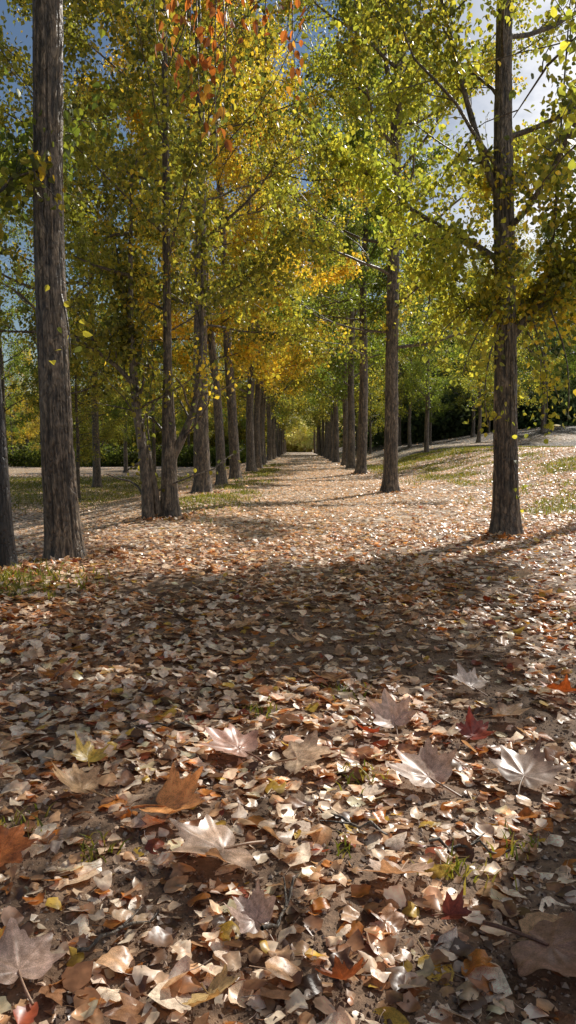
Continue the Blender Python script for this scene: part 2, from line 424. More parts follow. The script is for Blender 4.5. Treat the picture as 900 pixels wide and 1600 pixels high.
# --- left row
make_tree('poplar', foot(-1.73, 5.55), [(0, 0, 0, .122), (-.01, 0, .25, .115), (-.04, 0, .9, .110), (-.05, 0, 1.6, .105), (-.06, 0, 2.6, .10), (-.02, 0, 4, .1), (.05, 0, 6, .09), (0, .1, 9, .06), (0, .1, 12, .02)],
          12, 4.6, 1.6, 18, 20000, .06, 'olive', 11, 'thick bare poplar trunk with deeply furrowed grey bark, sunlit on its right edge', sides=150, dz=.014, limbs_as_parts=True, flare=.28,
          extra=[([(.05, -.10, 1.95), (.12, -.18, 1.75), (.14, -.2, 1.5)], 10), ([(-.05, -.1, 2.9), (-.1, -.25, 2.75), (.1, -.3, 2.55)], 60), ([(-.1, -.1, 2.8), (-.3, -.2, 2.7), (-.35, -.3, 2.4)], 40)])
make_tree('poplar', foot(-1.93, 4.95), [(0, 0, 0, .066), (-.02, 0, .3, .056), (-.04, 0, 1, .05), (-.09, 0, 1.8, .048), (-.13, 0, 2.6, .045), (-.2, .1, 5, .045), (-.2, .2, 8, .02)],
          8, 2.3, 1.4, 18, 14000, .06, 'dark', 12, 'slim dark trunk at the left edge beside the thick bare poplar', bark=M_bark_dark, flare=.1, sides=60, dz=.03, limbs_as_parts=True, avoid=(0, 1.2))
# multi-stemmed clump
rt = make_tree('poplar', foot(-1.60, 8.7), [(.10, .1, 0, .10), (.10, .1, .4, .088), (.11, .1, .9, .082), (.10, .1, 1.25, .074), (.10, .1, 1.8, .045), (.10, .12, 3, .045), (.12, .1, 5, .035), (.1, 0, 8, .01)],
          8.5, 1.9, 1.9, 22, 34000, .056, 'olive', 13, 'low clump of several stems sprouting from one foot with leafy olive crown', sides=70, dz=.025, limbs_as_parts=True, elev=(.3, 1.1), low=.05, zmin=1.65,
          forks=[([(-.12, -.05, 0), (-.13, -.05, .4), (-.18, -.05, .9), (-.27, -.05, 1.5), (-.3, 0, 2.6), (-.25, 0, 4.0)], .082, 12),
                 ([(-.02, 0, .1), (-.08, 0, .6), (-.2, 0, 1.1), (-.3, .1, 2.0), (-.5, .2, 3.2)], .05, 9),
                 ([(.14, .1, .75), (.25, .1, .95), (.42, .1, 1.35), (.5, .15, 2.1), (.5, .2, 3.6)], .06, 9),
                 ([(-.2, -.05, 1.5), (-.5, -.1, 1.85), (-1.1, -.1, 2.2), (-1.7, .1, 2.7)], .035, 9)])
make_tree('poplar', foot(-1.77, 14.1), straight(13, .15, -.05, 0, .03, 3), 13, 2.9, 2.1, 40, 50000, .060, 'olive', 14,
          'poplar behind the multi-stemmed clump, straight trunk and broad olive crown', sides=64, dz=.05, limbs_as_parts=True, elev=(.35, 1.05), low=.3, zmin=1.7)
make_tree('poplar', foot(-1.69, 16.75), straight(12, .105, -.8, 0, .04, 4), 12, 2.6, 1.9, 34, 42000, .07, 'gold', 15,
          'slender poplar leaning left, golden leaved, just past the low clump of stems', sides=40, dz=.07, elev=(.35, 1.05), low=.2)
make_tree('poplar', foot(-1.62, 19.7), straight(14, .135, -.7, 0, .05, 5), 14, 2.4, 2.1, 40, 50000, .072, 'gold', 16,
          'gold leaved poplar leaning left with its crown low over the avenue', sides=40, dz=.07, elev=(.25, 1.0), low=.2)
# --- right row
make_tree('poplar', foot(1.97, 7.15), [(0, 0, 0, .126), (0, 0, .3, .11), (-.02, 0, 1, .103), (-.04, 0, 1.8, .10), (-.07, 0, 2.6, .095), (-.1, 0, 3.4, .085), (-.12, 0, 4.3, .07), (-.1, .1, 6, .06), (0, 0, 9, .03), (0, 0, 11, .012)],
          11, 1.9, 1.55, 30, 46000, .051, 'lime', 21, 'ivy dotted poplar at the right with rough trunk and bright lime leaves hanging low', sides=130, dz=.016, flare=.3, limbs_as_parts=True, elev=(.45, 1.1), sublen=.6, nsub=8, dense=(1.9, 3.6, 4500), thin=4.5,
          forks=[([(.03, 0, 1.95), (.25, 0, 2.15), (.5, .05, 2.35), (.75, .1, 2.6), (1.2, .1, 3.1)], .03, 8),
                 ([(.05, 0, 1.9), (.3, 0, 2.2), (.38, 0, 2.8), (.42, .05, 3.6), (.5, .1, 5)], .026, 8),
                 ([(-.08, 0, 3.0), (-.25, 0, 3.4), (-.42, 0, 3.9), (-.6, .05, 4.6), (-.8, .1, 5.4)], .045, 10),
                 ([(-.05, 0, 2.0), (-.4, -.1, 2.15), (-.8, -.1, 2.5)], .018, 7)],
          extra=[([(.3, -.2, 2.1), (.42, -.3, 1.7), (.46, -.3, 1.35), (.45, -.3, 1.1)], 60), ([(-.15, -.2, 2.0), (-.28, -.3, 1.6), (-.30, -.3, 1.3), (-.26, -.3, 1.05)], 110), ([(-.2, -.2, 2.1), (-.42, -.3, 1.8), (-.5, -.3, 1.5)], 90), ([(.15, -.2, 2.0), (.24, -.3, 1.6), (.27, -.3, 1.25), (.25, -.3, 1.0)], 110), ([(.1, -.2, 1.9), (.2, -.28, 1.7), (.2, -.3, 1.4)], 80),
                 ([(.1, -.1, 1.8), (.3, -.15, 1.6), (.4, -.2, 1.3)], 60), ([(.0, -.12, 1.5), (.03, -.15, 1.2), (.0, -.13, .9)], 16), ([(.02, -.12, .75), (.05, -.14, .6), (.08, -.13, .35)], 9),
                 ([(-.3, -.1, 2.2), (-.6, -.2, 2.0), (-.8, -.3, 1.7)], 50)])
make_tree('poplar', foot(1.69, 13.8), [(0, 0, 0, .14), (0, 0, .3, .122), (.01, 0, 1.5, .115), (.0, 0, 3, .108), (.02, 0, 5, .10), (.03, 0, 6.8, .095), (.15, 0, 8.3, .08), (.2, 0, 11, .04), (.2, 0, 13, .01)],
          13, 2.5, 2.0, 38, 58000, .056, 'lime', 22, 'poplar with forked upper trunk and yellow green crown, second along the right row', sides=90, dz=.03, limbs_as_parts=True, elev=(.35, 1.05), low=.2,
          forks=[([(.02, 0, 6.6), (-.12, 0, 7.3), (-.27, 0, 8.2), (-.35, 0, 10)], .07, 10)])
make_tree('poplar', foot(1.88, 22.4), straight(14, .15, .1, 0, .05, 6), 14, 3.2, 2.0, 44, 56000, .072, 'dark', 23,
          'poplar with dark green crown behind the forked poplar of the right row', sides=44, dz=.07, elev=(.3, 1.0), low=.25)
# --- nearest poplar at the right, an added unseen shade tree, and the plane tree overhead
make_tree('poplar', foot(2.14, 3.43), [(0, 0, 0, .25), (0, 0, .3, .225), (0, 0, 2, .21), (0, 0, 4, .18), (0, 0, 8, .08), (0, 0, 11, .02)],
          11, 4.2, 1.7, 16, 5500, .06, 'lime', 24, 'nearest poplar of the right row, its trunk shading the bottom right corner', sides=48, dz=.06, elev=(.5, 1.1),
          forks=[([(0, 0, 3.1), (-.2, .8, 3.35), (-.45, 1.7, 3.45), (-.55, 2.4, 3.3)], .020, 8), ([(0, .1, 2.9), (.0, 1.0, 3.0), (-.2, 2.1, 3.0), (-.25, 2.8, 2.9)], .016, 6)])

make_tree('poplar', foot(5.3, 11.0), [(0, 0, 0, .14), (0, 0, .3, .12), (0, 0, 3, .11), (0, 0, 5.6, .08), (0, 0, 7.6, .02)],
          7.4, 5.2, 1.0, 18, 8500, .075, 'lime', 25, 'tall bare stemmed poplar added out of view on the bank, its high crown shading the near avenue', sides=40, dz=.08, elev=(.4, 1.0), simple=True)  # stands out of view, added to deepen the shade across the avenue

# --- templates for the rest of the rows and for the woods
HID = []
def template(nm, H, r0, cb, spread, nl, leaves, L, pal, seed, **kw):
    return make_tree(nm, (0, 0, 0), straight(H, r0, 0, 0, .06, seed), H, cb, spread, nl, int(leaves * 1.15), L * .8, pal, seed, 'x', simple=True, sides=16, dz=.2, jit=.16, elev=(.25, 1.0), low=.2, leafmat=M_leaf, nsub=8, rough=.6, **kw)
T = {'gold': template('poplar', 14, .14, 2.3, 2.0, 40, 26000, .11, 'gold', 31),
     'dark': template('poplar', 14, .15, 2.6, 1.9, 42, 26000, .11, 'dark', 32),
     'olive': template('poplar', 13, .14, 2.3, 1.9, 40, 26000, .11, 'olive', 33),
     'lime': template('poplar', 13, .13, 2.4, 2.0, 38, 24000, .11, 'lime', 34)}
used = set()
def put(kind, x, y, sc, label, cat='tree', group=None, rz=None, tint=None, z=None):
    rz = (x * 7.3 + y * 3.1) % TAU if rz is None else rz
    loc = foot(x, y)
    if kind not in used:
        used.add(kind); r = T[kind]; r.location = loc; r.rotation_euler = (0, 0, rz); r.scale = (sc,) * 3
        for k in ('label', 'category', 'group'):
            if k in r: del r[k]
        tag(r, label, cat, group)
        if tint:
            for ch in r.children:
                if ch.name.startswith('crown'): ch.color = (*tint, 1)
        return r
    return copy_tree(T[kind], loc, rz, sc, label, cat, group, tint)

rng = np.random.default_rng(77)
ordn = ['fifth', 'sixth', 'seventh', 'eighth', 'ninth', 'tenth', 'eleventh', 'twelfth']
lefts = [(-1.54, 25.1, 'gold'), (-1.49, 28.8, 'gold'), (-1.6, 33.2, 'olive'), (-1.68, 37.4, 'gold'), (-1.6, 42.5, 'olive'), (-1.6, 48, 'dark'), (-1.65, 54, 'olive'), (-1.6, 61, 'gold'), (-1.65, 68, 'olive'), (-1.6, 76, 'olive'), (-1.65, 85, 'gold'), (-1.6, 95, 'olive')]
for k, (x, y, kd) in enumerate(lefts):
    nm = {'gold': 'golden yellow', 'olive': 'olive', 'dark': 'dark green'}[kd]
    if k < 3: put(kd, x, y, 1.0, 'poplar with %s crown, %s trunk beyond the leaning gold leaved poplar on the left' % (nm, ['first', 'second', 'third'][k]))
    else: put(kd, x, y, 1.0, 'small distant poplar far down the left row of the avenue', group='distant poplars of the left row')
rights = [(2.0, 28.3, 'dark'), (2.1, 33.6, 'olive'), (1.95, 38.5, 'dark'), (2.0, 43.5, 'dark'), (2.05, 49, 'olive'), (2.1, 55.5, 'dark'), (2.1, 63, 'olive'), (2.05, 71, 'dark'), (2.1, 80, 'olive'), (2.1, 91, 'lime')]
for k, (x, y, kd) in enumerate(rights):
    nm = {'olive': 'olive', 'dark': 'dark green', 'lime': 'yellow green'}[kd]
    if k < 3: put(kd, x, y, 1.0, 'poplar with %s crown, %s trunk past the third poplar of the right row' % (nm, ['first', 'second', 'third'][k]))
    else: put(kd, x, y, 1.0, 'small distant poplar far down the right row of the avenue', group='distant poplars of the right row')
# off to the right: trees on the bank that shade the foreground

# trees of the field on the left and of the woods behind it
LB = [(-4.95, 15.6, 'olive', .95, 'tall olive poplar in the left field, its trunk hidden behind the thick bare one'),
      (-8.5, 16.5, 'olive', .62, 'small olive tree in the field behind the thick bare trunk'),
      (-6.0, 22.5, 'dark', .8, 'dark green tree in the left field'),
      (-5.1, 17.5, 'olive', .36, 'low bushy olive sapling in the field left of the multi-stemmed clump'),
      (-6.6, 24.5, 'olive', .42, 'bushy sapling in the left field farther back than the low olive one'),
      (-3.9, 20.5, 'dark', .40, 'small dark bushy tree right behind the multi-stemmed clump'),
      (-10.5, 27, 'dark', .75, 'dark tree standing in the field near the left edge of the view'),
      (-5.2, 30.5, 'olive', .8, 'olive tree of the left field just left of the avenue row'),
      (-8.2, 36, 'lime', .75, 'yellow green tree beside the pale sandy strip'),]
for x, y, kd, s, lb in LB: put(kd, x, y, s, lb)
for k, (x, y, kd, s) in enumerate([(-15.5, 46, 'gold', .45), (-20, 56, 'gold', .6), (-13, 62, 'olive', .8), (-9.5, 66, 'dark', .8), (-6.5, 62, 'olive', .8), (-17, 66, 'dark', .7), (-25, 66, 'dark', .6), (-11, 72, 'gold', .8), (-6, 72, 'dark', .9)]):
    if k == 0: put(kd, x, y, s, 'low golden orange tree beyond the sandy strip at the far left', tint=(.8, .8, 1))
    else: put(kd, x, y, s, 'background tree in the wood beyond the left field', group='wood beyond the left field')
RB = [(7.6, 28, 'olive', .62, 'small tree on the terrace between the forked poplar and the ivy dotted trunk'),
      (5.6, 33, 'dark', .7, 'dark tree on the terrace right of the forked poplar')]
for x, y, kd, s, lb in RB: put(kd, x, y, s, lb)
for k, (x, y, kd, s) in enumerate([(9.5, 40, 'lime', .75), (13.5, 42, 'dark', .8), (6.5, 44, 'lime', .8), (17, 46, 'dark', .8), (11.5, 50, 'olive', .85), (20.5, 52, 'dark', .9), (15.5, 56, 'dark', .9), (7.5, 56, 'olive', .9), (24, 60, 'dark', 1.0), (4.6, 48, 'olive', .5), (8.2, 47, 'dark', .5), (12.8, 51, 'olive', .5), (5.2, 66, 'dark', .9), (19, 66, 'dark', 1.0), (12, 66, 'dark', 1.0)]):
    put(kd, x, y, s, 'background tree in the wood above the right bank', group='wood above the right bank', tint=(.8, .85, .8))

# leafy masses: hedge, understorey and far wood (nobody could count them)
def mass(name, label, boxes, n, L, pal, seed, group=None, tint=None):
    rng = np.random.default_rng(seed); out = []
    vol = np.array([b[3] * b[4] * b[5] for b in boxes]) ** .75; pr = vol / vol.sum()
    idx = rng.choice(len(boxes), n, p=pr); B = np.array(boxes)[idx]
    d = rng.normal(size=(n, 3)); d /= np.linalg.norm(d, axis=1)[:, None]; d *= (rng.random(n) ** .45)[:, None]
    d *= (.75 + .5 * vnoise(d * 2.3 + B[:, :3]))[:, None]
    P = B[:, :3] + d * B[:, 3:6]
    P[:, 2] = np.maximum(P[:, 2], ground_z(P[:, 0], P[:, 1]) + .1)
    v, f, c = leaf_cloud(P, rng, L, pal, True, droop=.2, clump=.5)
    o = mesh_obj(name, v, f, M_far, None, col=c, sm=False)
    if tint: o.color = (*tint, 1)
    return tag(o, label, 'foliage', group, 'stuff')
r2 = np.random.default_rng(5)
bx = [(x, 47.5 + r2.normal() * .5, gz(x, 47) + .5, 1.3, 1.0, .8 + r2.random() * .3) for x in np.arange(-30, -2.8, 1.1)]
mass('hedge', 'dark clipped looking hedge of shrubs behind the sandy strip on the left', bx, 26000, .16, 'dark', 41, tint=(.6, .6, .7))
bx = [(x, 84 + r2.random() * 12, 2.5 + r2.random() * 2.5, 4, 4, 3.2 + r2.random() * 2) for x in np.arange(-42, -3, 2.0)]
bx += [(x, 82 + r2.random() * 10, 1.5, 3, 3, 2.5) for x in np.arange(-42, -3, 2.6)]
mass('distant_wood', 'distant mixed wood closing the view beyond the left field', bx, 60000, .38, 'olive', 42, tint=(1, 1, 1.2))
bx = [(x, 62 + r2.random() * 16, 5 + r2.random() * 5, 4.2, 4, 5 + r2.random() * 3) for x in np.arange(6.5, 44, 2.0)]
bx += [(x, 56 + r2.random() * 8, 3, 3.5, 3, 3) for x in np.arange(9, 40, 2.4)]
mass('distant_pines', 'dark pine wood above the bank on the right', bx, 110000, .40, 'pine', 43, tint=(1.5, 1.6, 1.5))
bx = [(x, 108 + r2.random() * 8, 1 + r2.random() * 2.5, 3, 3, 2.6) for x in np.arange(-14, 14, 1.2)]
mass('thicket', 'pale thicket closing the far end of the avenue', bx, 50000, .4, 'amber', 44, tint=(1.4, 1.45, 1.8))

# --- plane tree: stands off to the left, one limb hangs russet leaves over the path
def plane_tree():
    rng = np.random.default_rng(61); root = empty('plane_tree', foot(-2.9, 3.2))
    tag(root, 'plane tree whose russet leaves hang in tassels at the top centre of the view', 'tree')
    V, F, _ = bark_tube([(0, 0, 0, .22), (0, 0, .4, .19), (0, 0, 2, .17), (.1, .3, 4.4, .14), (.2, .6, 7, .08), (.2, .6, 9, .02)], 40, .08, 5)
    mesh_obj('trunk', V, F, M_bark, root)
    tw = []
    for pth, r0 in (([(.1, .3, 4.2), (.6, 1.2, 5.2), (1.4, 2.4, 5.6), (2.2, 3.4, 5.3), (3.0, 3.9, 5.1)], .06), ([(.1, .3, 4.5), (.2, 1.2, 5.6), (.9, 2.6, 5.8), (1.7, 3.6, 5.5), (2.1, 4.1, 5.2)], .05)):
        g = Geo(); P = chaikin(pth, 2); g.add(*tube(P, np.linspace(r0, .012, len(P)), 8))
        mesh_obj('limb', *g.get(), M_bark, root)
    g = Geo()
    # hanging twigs (offsets from the foot)
    for (x, z0, z1, y, n) in [(2.10, 5.2, 3.75, 3.3, 40), (2.2, 5.1, 3.55, 3.4, 48), (2.0, 5.2, 3.95, 3.2, 30), (2.28, 5.2, 3.7, 3.4, 34), (1.92, 5.1, 4.1, 3.3, 26),
                              (2.5, 5.1, 4.5, 3.3, 14), (2.62, 5.1, 4.3, 3.4, 12), (2.88, 5.1, 3.95, 3.4, 30), (2.8, 5.1, 4.5, 3.4, 14), (1.75, 5.1, 4.3, 3.5, 16), (2.36, 5.1, 4.4, 3.5, 14)]:
        pth = [(x + rng.normal() * .05, y, z0 - .02), (x + rng.normal() * .04, y + rng.normal() * .1, (z0 + z1) / 2), (x, y + rng.normal() * .1, z1)]
        g.add(*tube(chaikin(pth, 1), np.linspace(.007, .002, 6), 4))
        n = int(n * .55); P = np.array([(x, y, z1 + .8 * (z0 - z1) * rng.random() ** 1.3) for _ in range(n)]) + rng.normal(size=(n, 3)) * .07
        tw.append(P)
    mesh_obj('hanging_twigs', *g.get(), M_bark, root)
    P = np.concatenate(tw)
    v, f, c = leaf_cloud(P, rng, .088, 'red', False, droop=2.2, wide=.62)
    mesh_obj('crown', v, f, M_leaf, root, col=c, sm=False)
plane_tree()

# ------------------------------------------------------------------ fallen leaves
LC = np.array([(.90, .77, .59), (.80, .61, .42), (.86, .72, .58), (.58, .36, .20), (.30, .15, .075), (.13, .07, .04), (.50, .19, .04), (.62, .42, .07), (.30, .07, .03), (.74, .68, .45)])
LCn = ['pale tan', 'tan', 'faded pinkish grey', 'light brown', 'mid brown', 'dark brown', 'orange', 'yellow', 'dark red', 'pale straw coloured']
LW = np.array([.20, .17, .10, .17, .15, .09, .055, .03, .025, .03]); LW = LW / LW.sum()
LWM = np.array([.34, .20, .20, .06, .03, .03, .025, .03, .01, .08]); LWM = LWM / LWM.sum()  # far mix, weighted pale to carry the sunlight on the path

def ovate(nu, nv, seed):
    """one dried poplar leaf, unit length, lying near z=0, with its stalk"""
    rng = np.random.default_rng(seed)
    t = np.linspace(0, 1, nu); s = np.linspace(-1, 1, nv)
    w = .42 * (np.sin(np.pi * t ** .72)) ** .75 * (1.12 - .35 * t); w[0] = .02; w[-1] = .004
    w = w * (1 + .06 * np.sin(t * 23 + seed))
    jag = 1 + rng.normal(size=(nu, 2)) * .09; torn = rng.random() < .3; cut = rng.integers(2, nu - 1)
    w = w * rng.uniform(.78, 1.15); fold = rng.uniform(-.1, .38); curl = rng.uniform(-.3, .4); tw = rng.uniform(-.7, .7); edge = rng.uniform(-.12, .2)
    T_, S = np.meshgrid(t, s, indexing='ij')
    W = w[:, None] * np.where(S > 0, jag[:, :1], jag[:, 1:]) * np.ones_like(S)
    if torn: W = np.where((S > 0) & (np.arange(nu)[:, None] >= cut), W * .3, W)
    x = S * W * (1 - .25 * abs(fold)); 
    z = fold * W * S ** 2 * .8 + curl * (T_ - .5) ** 2 * .7 + tw * S * W * (T_ - .5) * .9 + edge * W * np.sin(T_ * 9 + S * 3 + seed)
    y = T_ - .5
    V = np.stack([x, y, z], -1).reshape(-1, 3)
    i = np.arange(nu - 1)[:, None] * nv; j = np.arange(nv - 1)[None]
    F = np.stack([i + j, i + j + 1, i + nv + j + 1, i + nv + j], -1).reshape(-1, 4)
    shade = (1 - .16 * (1 - np.abs(S)) * 0 + .14 * (np.abs(S) < .12) - .12 * (np.abs(S) > .85)) * (1 + .05 * np.cos(T_ * 30 + np.abs(S) * 7))
    sh = shade.reshape(-1)
    # stalk
    k = 5; u = np.linspace(0, 1, k); cx = rng.uniform(-.25, .25)
    st = np.stack([cx * u ** 2, -.5 - .42 * u, V[nv // 2, 2] * (1 - u) + .02 * u], -1)
    if nu > 5:
        sv, sf = tube(st, np.full(k, .011), 3)
        V = np.concatenate([V, sv]); F = np.concatenate([F, sf + len(sh)]); sh = np.concatenate([sh, np.full(len(sv), .7)])
    V[:, 2] -= V[:, 2].min()
    return V, F, sh

def euler_mats(rz, tx, ty):
    cz, sz = np.cos(rz), np.sin(rz); cx, sx = np.cos(tx), np.sin(tx); cy, sy = np.cos(ty), np.sin(ty); o = np.zeros_like(cz); l = o + 1
    Rz = np.stack([np.stack([cz, -sz, o], -1), np.stack([sz, cz, o], -1), np.stack([o, o, l], -1)], -2)
    Rx = np.stack([np.stack([l, o, o], -1), np.stack([o, cx, -sx], -1), np.stack([o, sx, cx], -1)], -2)
    Ry = np.stack([np.stack([cy, o, sy], -1), np.stack([o, l, o], -1), np.stack([-sy, o, cy], -1)], -2)
    return Rz @ Rx @ Ry

def scatter(xs, ys, size, variants, rng, tilt, colors=None, lift=.012):
    n = len(xs); vid = rng.integers(0, len(variants), n); outV = []; outF = []; outC = []; base = 0
    rz = rng.random(n) * TAU; tx = rng.normal(size=n) * tilt; ty = rng.normal(size=n) * tilt
    flip = rng.random(n) < .4; ty = ty + flip * math.pi
    R = euler_mats(rz, tx, ty); zg = ground_z(xs, ys)
    ci = rng.choice(len(LC), n, p=LW); col = (LC[ci] if colors is None else colors) * (.78 + .42 * rng.random(n))[:, None]
    for k, (v, f, sh) in enumerate(variants):
        m = np.where(vid == k)[0]
        if not len(m): continue
        P = np.einsum('nij,vj->nvi', R[m] * size[m][:, None, None], v)
        P[..., 2] -= (.7 * P[..., 2].min(axis=1) + .3 * P[..., 2].mean(axis=1))[:, None]
        P += np.stack([xs[m], ys[m], zg[m] + rng.random(len(m)) * lift], -1)[:, None]
        outV.append(P.reshape(-1, 3)); outF.append((f[None] + (np.arange(len(m)) * len(v))[:, None, None] + base).reshape(-1, 4))
        outC.append((col[m][:, None, :] * sh[None, :, None]).reshape(-1, 3)); base += len(m) * len(v)
    return np.concatenate(outV), np.concatenate(outF), np.concatenate(outC)

VN = [ovate(9, 7, s) for s in range(16)]
VM = [ovate(5, 4, 50 + s) for s in range(12)]
VF = [ovate(4, 3, 80 + s) for s in range(8)]

def wedge(n, y0, y1, rng, pad, p=1.0):
    """random places in the strip of ground before the camera, density falling with distance as p"""
    u = rng.random(n); y = (y0 ** (2 - p) + u * (y1 ** (2 - p) - y0 ** (2 - p))) ** (1 / (2 - p)) if p != 2 else y0 * (y1 / y0) ** u
    x = (rng.random(n) * 2 - 1) * (.41 * y + pad) - .0127 * y
    return x, y

# x, y, size (centre to tip), turn, tilts, mesh seed, curl, fold, colour, label
PL = [
 (-.44, 1.12, .085, .5, .15, .1, 1, .3, .1, (.50, .36, .29), 'tan plane leaf in the bottom left corner'),
 (-.30, 1.66, .100, -1.9, .12, .18, 2, .9, .3, (.80, .40, .15), 'orange brown plane leaf with one lobe standing up, left of the centre foreground'),
 (-.15, 1.47, .120, 2.2, .18, -.1, 3, .45, .1, (.58, .42, .31), 'large tan plane leaf lying open just left of centre'),
 (-.16, 2.00, .110, 1.2, .28, .0, 4, .3, .2, (.50, .30, .23), 'reddish tan plane leaf touching a paler one in the middle of the foreground'),
 (.00, 1.94, .100, -1.5, .25, .15, 5, .2, .1, (.60, .45, .31), 'beige plane leaf touching a reddish one in the middle of the foreground'),
 (-.60, 1.46, .065, -1.3, .1, .35, 6, .3, .2, (.50, .17, .05), 'vivid orange plane leaf at the left edge'),
 (.33, 1.83, .105, .8, .3, -.2, 7, .4, .3, (.55, .43, .35), 'pale plane leaf with dark centre, left of a greyer one at the right'),
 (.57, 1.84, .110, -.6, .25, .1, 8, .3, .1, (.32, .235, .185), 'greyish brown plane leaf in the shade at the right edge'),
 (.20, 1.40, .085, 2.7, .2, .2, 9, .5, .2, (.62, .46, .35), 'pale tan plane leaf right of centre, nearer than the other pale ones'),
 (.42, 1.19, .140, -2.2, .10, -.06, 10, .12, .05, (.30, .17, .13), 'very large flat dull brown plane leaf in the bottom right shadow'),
 (.29, 2.20, .085, .2, .45, -.2, 11, .7, .5, (.62, .50, .42), 'whitish plane leaf tilted up, upper right of the centre foreground'),
 (.21, 2.12, .055, 1.9, .3, .3, 12, .6, .4, (.36, .07, .025), 'small rust red plane leaf beside the tilted whitish one'),
 (.50, 2.10, .065, -.9, .2, .2, 13, .6, .4, (.25, .05, .03), 'dark red plane leaf between the tilted whitish leaf and the shaded right edge'),
 (.60, 2.55, .080, .6, .3, .1, 14, .5, .3, (.60, .50, .43), 'pale grey plane leaf farther back on the right'),
 (.63, 2.26, .090, -1.8, .2, -.1, 15, .4, .2, (.46, .32, .22), 'brown plane leaf in front of the pale grey one on the right'),
 (.90, 2.50, .075, 2.0, .25, .2, 16, .6, .3, (.50, .15, .045), 'orange red plane leaf at the right edge, beyond the brown one'),
 (-.07, 1.24, .055, .9, .3, -.3, 17, .8, .5, (.50, .38, .32), 'small folded grey tan plane leaf near the bottom centre'),
 (-.13, 1.06, .052, -2.6, .3, .3, 18, .6, .4, (.60, .44, .20), 'small curled yellowish plane leaf at the bottom edge'),
 (-.52, 1.75, .085, 1.4, .25, .1, 19, .6, .4, (.56, .38, .22), 'tan plane leaf with lifted margin near the left edge'),
 (-.55, 1.92, .060, .2, .2, .2, 20, .6, .4, (.62, .44, .08), 'yellow plane leaf lying near the left edge of the foreground'),
 (.075, 1.09, .048, 2.9, .5, .3, 21, .8, .6, (.34, .11, .04), 'small crumpled russet leaf at the bottom centre'),
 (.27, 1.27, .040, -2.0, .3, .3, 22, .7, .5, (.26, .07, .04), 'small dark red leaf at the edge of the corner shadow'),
]
rng = np.random.default_rng(9)
# the litter: hundreds of thousands of small leaves
def litter(name, label, n, y0, y1, size, variants, seed, tilt, pad, p=1.0, cut=True):
    r = np.random.default_rng(seed); x, y = wedge(n, y0, y1, r, pad, p)
    if y0 < 2:
        for q in PL:
            k = ((x - q[0]) ** 2 + (y - q[1]) ** 2 > (q[2] * .75) ** 2) | (r.random(len(x)) < .12); x, y = x[k], y[k]
    if cut:
        g_ = grass_mask(x, y); dens = 1 - .45 * g_
        dens *= 1 - .9 * smooth(33, 35, y) * smooth(2.2, 4.5, -x)
        dens *= 1 - .9 * smooth(30, 33, y) * smooth(3.6, 5, x)
        dens *= .35 + .65 * smooth(.25, .55, vnoise(np.stack([x * 1.3, y * 1.3, x * 0 + 2], -1)))
        k = r.random(len(x)) < dens; x, y = x[k], y[k]
    sz = size * np.clip(r.normal(1, .22, len(x)), .4, 1.6)
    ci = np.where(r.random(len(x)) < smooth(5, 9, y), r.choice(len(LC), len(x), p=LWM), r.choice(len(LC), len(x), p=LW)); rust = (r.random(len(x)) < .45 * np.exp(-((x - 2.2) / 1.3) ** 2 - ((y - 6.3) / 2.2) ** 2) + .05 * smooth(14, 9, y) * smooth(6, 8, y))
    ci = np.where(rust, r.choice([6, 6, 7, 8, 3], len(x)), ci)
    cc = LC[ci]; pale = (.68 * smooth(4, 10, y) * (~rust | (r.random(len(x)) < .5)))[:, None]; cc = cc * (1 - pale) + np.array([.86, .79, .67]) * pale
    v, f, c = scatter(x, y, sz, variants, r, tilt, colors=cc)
    # far leaves painted paler for the sunlit sheen, rusty beside the right row
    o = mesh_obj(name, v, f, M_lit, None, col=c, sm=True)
    return tag(o, label, 'leaf litter', None, 'stuff')
litter('leaf_litter', 'dry poplar leaves carpeting the avenue just beyond the nearest ones', 24000, 1.85, 8, .047, VN, 101, .22, .45, .9)
litter('leaf_litter', 'small dry leaves carpeting the avenue between the first tree pairs', 140000, 8, 26, .052, VM, 102, .17, 1.2)
litter('leaf_litter', 'distant leaf carpet towards the far end of the avenue', 80000, 26, 75, .10, VF, 103, .15, 2)
litter('leaf_litter', 'smaller dry leaves filling the gaps between the nearest leaves', 950, .85, 1.95, .039, VN, 105, .22, .15, .6, cut=False)
def drifts():
    r = np.random.default_rng(131); xs = []; ys = []; li = []
    for tx, ty, tr in [(-1.73, 5.55, .15), (-1.93, 4.95, .09), (-1.5, 8.8, .16), (-1.72, 8.65, .14), (-1.77, 14.1, .18), (1.97, 7.15, .15), (1.69, 13.8, .16), (1.88, 22.4, .17)]:
        n = 170; a = r.random(n) * TAU; d = tr * .9 + np.abs(r.normal(size=n)) * .13
        xs.append(tx + d * np.cos(a)); ys.append(ty + d * np.sin(a)); li.append(.055 * np.exp(-(d - tr) / .09))
    xs, ys, li = map(np.concatenate, (xs, ys, li)); v, f, c = scatter(xs, ys, .055 * np.clip(r.normal(1, .2, len(xs)), .5, 1.5), VM, r, .35)
    k = len(VM[0][0]); v[:, 2] += 0
    o = mesh_obj('leaf_litter', v + np.array([0, 0, .012]), f, M_lit, None, col=c); tag(o, 'dry leaves drifted against the feet of the nearer trunks', 'leaf litter', None, 'stuff')
drifts()
